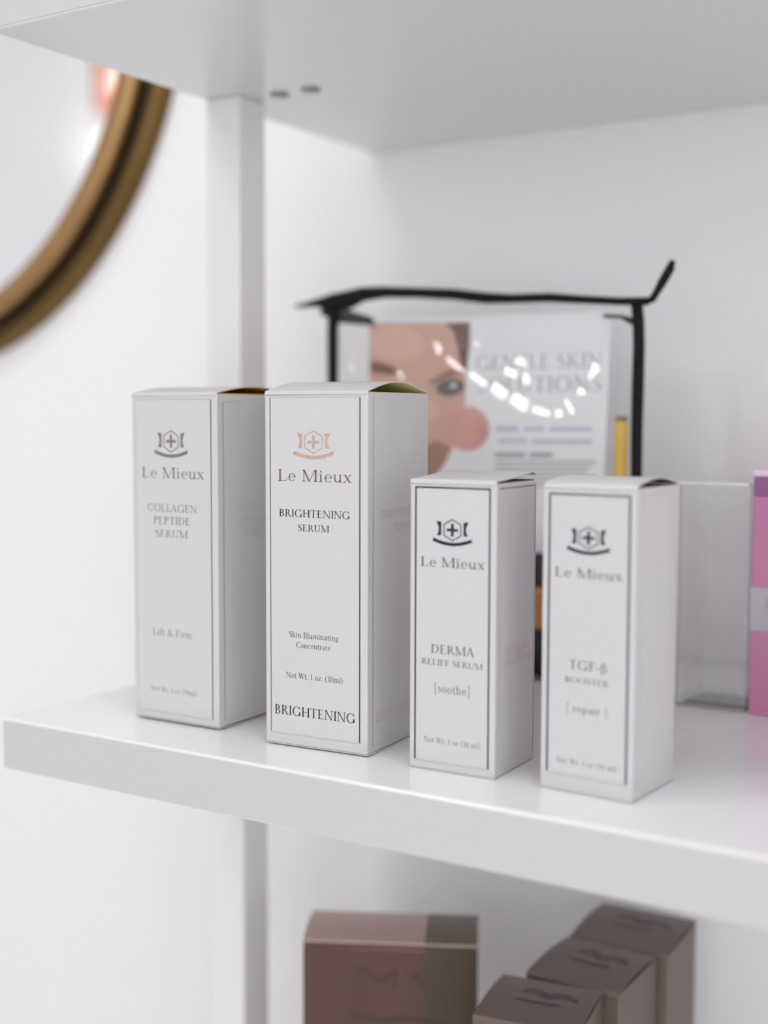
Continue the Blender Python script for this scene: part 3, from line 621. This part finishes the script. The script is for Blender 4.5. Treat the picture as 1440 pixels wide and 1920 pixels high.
# brochure in the pouch
BK = 0.035
br = thing('brochure', 'printed brochure with a face photo standing inside the clear pouch', 'brochure')
p1, p2 = on_front(694, 598, BK), on_front(1146, 586, BK)
bxl, bxr, bzt = p1.x, p2.x, (p1.z+p2.z)/2
def brd(x, z, off): return Vector((x, PY_B+BK+slope*z-off, z))*S
bw = [brd(bxl, 0.01, 0), brd(bxr, 0.01, 0), brd(bxr, bzt, 0), brd(bxl, bzt, 0)]
dv = Vector((0, 0.0006, 0))
pydata('sheet', bw+[q+dv for q in bw], [(0, 1, 2, 3), (7, 6, 5, 4), (0, 4, 5, 1), (1, 5, 6, 2), (2, 6, 7, 3), (3, 7, 4, 0)], M['paper'], br)
def bpoly(name, pix, m, lay, parent=br):
    off = 0.0008*lay
    v = []
    for px, py in pix:
        q = hit(px, py, pp+Vector((0, BK-off, 0)), pn)
        v.append(brd(min(max(q.x, bxl), bxr), min(max(q.z, 0.012), bzt), off))
    return pydata(name, v, [tuple(range(len(v)))], m, parent)
def ell(cx, cy, rx, ry, n=28, rot=0.0):
    c, s = math.cos(rot), math.sin(rot)
    return [(cx+rx*math.cos(a)*c-ry*math.sin(a)*s, cy+rx*math.cos(a)*s+ry*math.sin(a)*c) for a in [-2*math.pi*k/n for k in range(n)]]
photo = bpoly('photo_print', [(690, 606), (690, 900), (812, 900), (835, 868), (850, 838), (866, 800), (872, 760), (874, 700), (880, 640), (880, 604)], M['skin'], 1)
bpoly('forehead_print', ell(745, 645, 50, 34), M['skin_light'], 2, photo)
bpoly('hair_print', [(835, 606), (850, 622), (858, 650), (864, 684), (874, 700), (881, 640), (881, 604)], M['print_hair'], 2, photo)
bpoly('brow_print', [(694, 678), (694, 698), (730, 703), (748, 700), (738, 688), (715, 680)], M['print_brow'], 2, photo)
bpoly('brow_print', [(804, 716), (806, 722), (836, 706), (868, 700), (868, 690), (838, 696)], M['print_brow'], 2, photo)
bpoly('eye_print', ell(844, 726, 27, 17, rot=-.12), M['print_eye'], 3, photo)
bpoly('eye_white_print', ell(850, 723, 6, 5), M['print_white'], 4, photo)
bpoly('cheek_print', ell(790, 770, 34, 24), M['skin_light'], 2, photo)
bpoly('nose_print', [(800, 740), (790, 770), (812, 790), (826, 770)], M['skin_light'], 3, photo)
bpoly('neck_print', [(790, 836), (790, 900), (812, 900), (830, 874), (846, 840), (820, 826)], M['skin_dark'], 2, photo)
bpoly('rose_print', ell(876, 804, 41, 42), M['print_pink'], 3, br)
def btext(nm, txt, xa, ya, xb, yb, ytop, m, lay=1.0):
    off = 0.0008*lay
    a, b, c = (hit(px, py, pp+Vector((0, BK-off, 0)), pn) for px, py in ((xa, ya), (xb, yb), (xa, ytop)))
    print_mesh(nm, [[tuple(q) for q in qq] for qq in line_text(txt, lambda x, z: brd(x, z, off), a.x, a.z, b.x, a.z, c.z-a.z)], m, br)
btext('headline', 'GENTLE SKIN', 893, 694, 1128, 694, 667, M['print_grey'])
btext('headline', 'SOLUTIONS', 895, 736, 1126, 736, 708, M['print_grey'])
for (xa, xb, y, h, mm, nm) in [(930, 972, 804, 9, 'print_blue', 'blue_line'), (982, 1020, 804, 8, 'print_blue', 'blue_line'), (1030, 1110, 805, 8, 'print_blue', 'blue_line'),
                           (935, 988, 827, 7, 'print_blue', 'blue_line'), (998, 1110, 828, 8, 'print_blue', 'blue_line'),
                           (928, 985, 853, 9, 'print_grey', 'bold_line'), (992, 1036, 853, 9, 'print_grey', 'bold_line')]:
    bpoly(nm, [(xa, y-h/2), (xa, y+h/2), (xb, y+h/2), (xb, y-h/2)], M[mm], 1)
for kx in range(6):
    y = 866+kx*9
    bpoly('small_text_line', [(928, y-2), (928, y+2), (1118-kx % 3*9, y+2.3), (1118-kx % 3*9, y-1.7)], M['print_text_grey'], 1)

# amber bottle and yellow tube standing in the pouch
bp = on_z(1009, 1262, 0.012); R_ = 0.012
q0 = on_y(1009, 1258, bp.y).z*S; q1 = on_y(1009, 1172, bp.y).z*S; q2 = on_y(1009, 1090, bp.y).z*S; q3 = on_y(1009, 1036, bp.y).z*S
bt = thing('amber_bottle', 'small amber glass bottle with black cap and black label behind the cartons', 'bottle', (bp.x*S, bp.y*S, 0.0015))
Z = lambda z: z-0.0015
lathe('glass_body', [(0.0001, 0.0), (R_*.9, 0.0), (R_, 0.001), (R_, Z(q2)-0.004), (R_*.85, Z(q2)-0.001), (R_*.7, Z(q2)), (0.0001, Z(q2))], M['amber'], bt)
lathe('label_band', [(R_+0.0001, 0.002), (R_+0.0003, 0.002), (R_+0.0003, Z(q1)), (R_+0.0001, Z(q1))], M['label_black'], bt)
lathe('cap', [(0.0001, Z(q2)-0.001), (R_*.86, Z(q2)-0.001), (R_*.88, Z(q2)), (R_*.86, Z(q3)-0.001), (R_*.78, Z(q3)), (0.0001, Z(q3))], M['cap_black'], bt)
yb_ = on_front(1171, 790, 0.06); yx = yb_.x; yy = PY_B+0.10
kk = (Vector((yx, yy, 0.9))-CAM).dot(FW)/FPX
ytop = on_y(1168, 790, yy).z; yr = 12.5*kk*S
yt = thing('yellow_tube', 'slim yellow tube with brown tip standing in the pouch', 'tube', (yx*S, yy*S, 0.0012))
lathe('tube_body', [(0.0001, 0), (yr, 0), (yr, ytop*S-0.002), (yr*.95, ytop*S-0.0012), (0.0001, ytop*S-0.0012)], M['yellow'], yt, 24)
lathe('tip', [(yr*.93, ytop*S-0.0012), (yr*.9, ytop*S+0.0004), (yr*.8, ytop*S+0.0010), (0.0001, ytop*S+0.0011)], M['tip'], yt, 20)

# ------------------------------------------------------------------ acrylic holder and pink carton
AX0, AX1, AY0, AY1, AZ = 1.692, 1.918, 1.305, 1.56, 0.718
ac = thing('acrylic_holder', 'clear acrylic display holder standing beside the pink carton', 'display holder', (AX0*S, AY0*S, 0))
aw, ad, ah, th = (AX1-AX0)*S, (AY1-AY0)*S, AZ*S, 0.0025
bkz = on_y(1300, 884, AY1).z*S
box_obj('base', (0, aw, 0, ad, 0.0, th*1.2), M['acrylic'], ac, bev=0.0003)
box_obj('front_panel', (0, aw, 0, th, th*1.2, ah), M['acrylic'], ac, bev=0.0003)
box_obj('back_panel', (0, aw, ad-th, ad, th*1.2, bkz), M['acrylic'], ac, bev=0.0003)
box_obj('side_panel', (0, th, th, ad-th, th*1.2, ah), M['acrylic'], ac, bev=0.0003)
box_obj('side_panel', (aw-th, aw, th, ad-th, th*1.2, ah), M['acrylic'], ac, bev=0.0003)
box_obj('polished_edge', (0, aw, 0.0001, th-0.0001, ah, ah+0.0009), M['acrylic_edge'], ac)
box_obj('polished_edge', (-0.0007, 0, 0.0001, th-0.0001, th*1.2, ah+0.0009), M['acrylic_edge'], ac)
box_obj('base_edge', (0, aw, -0.0004, 0, 0.0, 0.0013), M['acrylic_foot'], ac)  # thin strip painting the dark reflection along the base
PX_, PYY = 1.932, 1.30
pk = thing('pink_carton', 'pink foil carton with silver band and purple top beside the acrylic holder', 'box', (PX_*S, PYY*S, 0))
pw, pd = 0.42*S, 0.3*S
zz = [0.7700*S, 0.7485*S, 0.6871*S, 0.4038*S, 0.2663*S]
box_obj('body', (0, pw, 0, pd, 0, zz[2]), M['pink'], pk, bev=0.0005)
box_obj('purple_collar', (0, pw, 0, pd, zz[2], zz[1]), M['purple'], pk, bev=0.0003)  # purple strip across the top of the body
box_obj('lid', (-0.0003, pw+0.0003, -0.0003, pd+0.0003, zz[1], zz[0]), M['pink_edge'], pk, bev=0.0005)
box_obj('silver_band', (-0.0002, pw+0.0002, -0.0002, pd+0.0002, zz[4], zz[3]), M['band'], pk)
pz0, pz1 = on_y(1436, 1142, PYY).z*S, on_y(1436, 1122, PYY).z*S
pxx = (on_y(1434, 1130, PYY).x-PX_)*S
print_mesh('band_lettering', line_text('A', lambda x, z: (x, -0.00025, z), pxx, pz0, pxx+0.0028, pz0, pz1-pz0), M['grey_foil'], pk)

# ------------------------------------------------------------------ bronze cartons on the lower shelf
LZ = -(HU+T)
TOPZ = -0.87
def bronze_box(label, fl_, fr_, bl_, body, lidm, name='bronze_carton', group=None, bulge=0.0022, deep=None, ztop=TOPZ):
    a, b, c = on_z(*fl_, ztop), on_z(*fr_, ztop), on_z(*bl_, ztop)
    ux = (b-a); wdt = ux.length; ang = math.atan2(ux.y, ux.x); ux.normalize()
    uy = Vector((-ux.y, ux.x, 0)); dp = deep or (c-a).dot(uy)
    t = thing(name, label, 'box', (a.x*S, a.y*S, LZ*S), ang, group)
    w_, d_, h_ = wdt*S, dp*S, (ztop-LZ)*S
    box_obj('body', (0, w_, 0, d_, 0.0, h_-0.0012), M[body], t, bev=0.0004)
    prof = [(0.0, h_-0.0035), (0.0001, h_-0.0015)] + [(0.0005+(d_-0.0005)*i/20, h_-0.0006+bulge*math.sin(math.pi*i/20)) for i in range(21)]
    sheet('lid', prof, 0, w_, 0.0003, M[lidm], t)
    box_obj('dust_flap', (0.001, w_-0.0002, 0.001, d_-0.001, h_-0.00119, h_-0.0008), M['gap'], t)
    return t, w_, d_, h_
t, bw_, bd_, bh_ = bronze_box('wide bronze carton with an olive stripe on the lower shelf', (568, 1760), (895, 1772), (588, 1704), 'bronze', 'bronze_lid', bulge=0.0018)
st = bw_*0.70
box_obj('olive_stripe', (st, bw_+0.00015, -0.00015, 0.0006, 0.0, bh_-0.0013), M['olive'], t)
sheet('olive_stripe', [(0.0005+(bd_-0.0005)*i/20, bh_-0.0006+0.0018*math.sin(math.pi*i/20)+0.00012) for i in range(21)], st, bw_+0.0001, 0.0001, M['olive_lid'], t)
def scrawl(parent, pts, wd, m, plane):
    g = G(); g.path([(x, z, w_) for (x, z), w_ in zip(pts, wd)]); print_mesh('print_mark', [[plane(*p) for p in q] for q in g.q], M[m], parent)
fp = lambda x, z: (x*bw_, -0.0003, bh_-z*bw_)
scrawl(t, [(.30, .30), (.30, .20), (.36, .17), (.40, .22), (.46, .24), (.50, .20), (.53, .18), (.52, .28)], [.012, .022, .024, .022, .022, .022, .02, .012], 'dark_print', fp)
scrawl(t, [(.60, .25), (.64, .20), (.66, .20), (.69, .25)], [.015, .02, .025, .02], 'dark_print', fp)
scrawl(t, [(.28, .44), (.45, .47), (.60, .45), (.85, .48)], [.02, .025, .02, .025], 'dark_print', fp)
row = [('rear taupe carton of the row, farthest back on the lower shelf', (1068, 1752), (1252, 1790), (1140, 1692)),
       ('middle taupe carton of the row of three on the lower shelf', (987, 1818), (1160, 1862), (1058, 1750)),
       ('foremost taupe carton of the row with plum print on its lid, on the lower shelf', (886, 1900), (1086, 1938), (957, 1826))]
for i, (lb, f1, f2, b1) in enumerate(row):
    t, w_, d_, h_ = bronze_box(lb, f1, f2, b1, 'taupe', 'taupe', 'taupe_carton', 'row of taupe cartons on the lower shelf', bulge=0.0015)
    tp = lambda x, y: (x*w_, y*d_, h_-0.0006+0.0015*math.sin(math.pi*y)+0.0002)
    scrawl(t, [(.30, .62), (.42, .70), (.55, .60), (.70, .68), (.84, .58)], [.05, .09, .10, .10, .05], 'taupe_print', tp)
    scrawl(t, [(.28, .44), (.5, .42), (.72, .44)], [.03, .035, .03], 'taupe_print', tp)
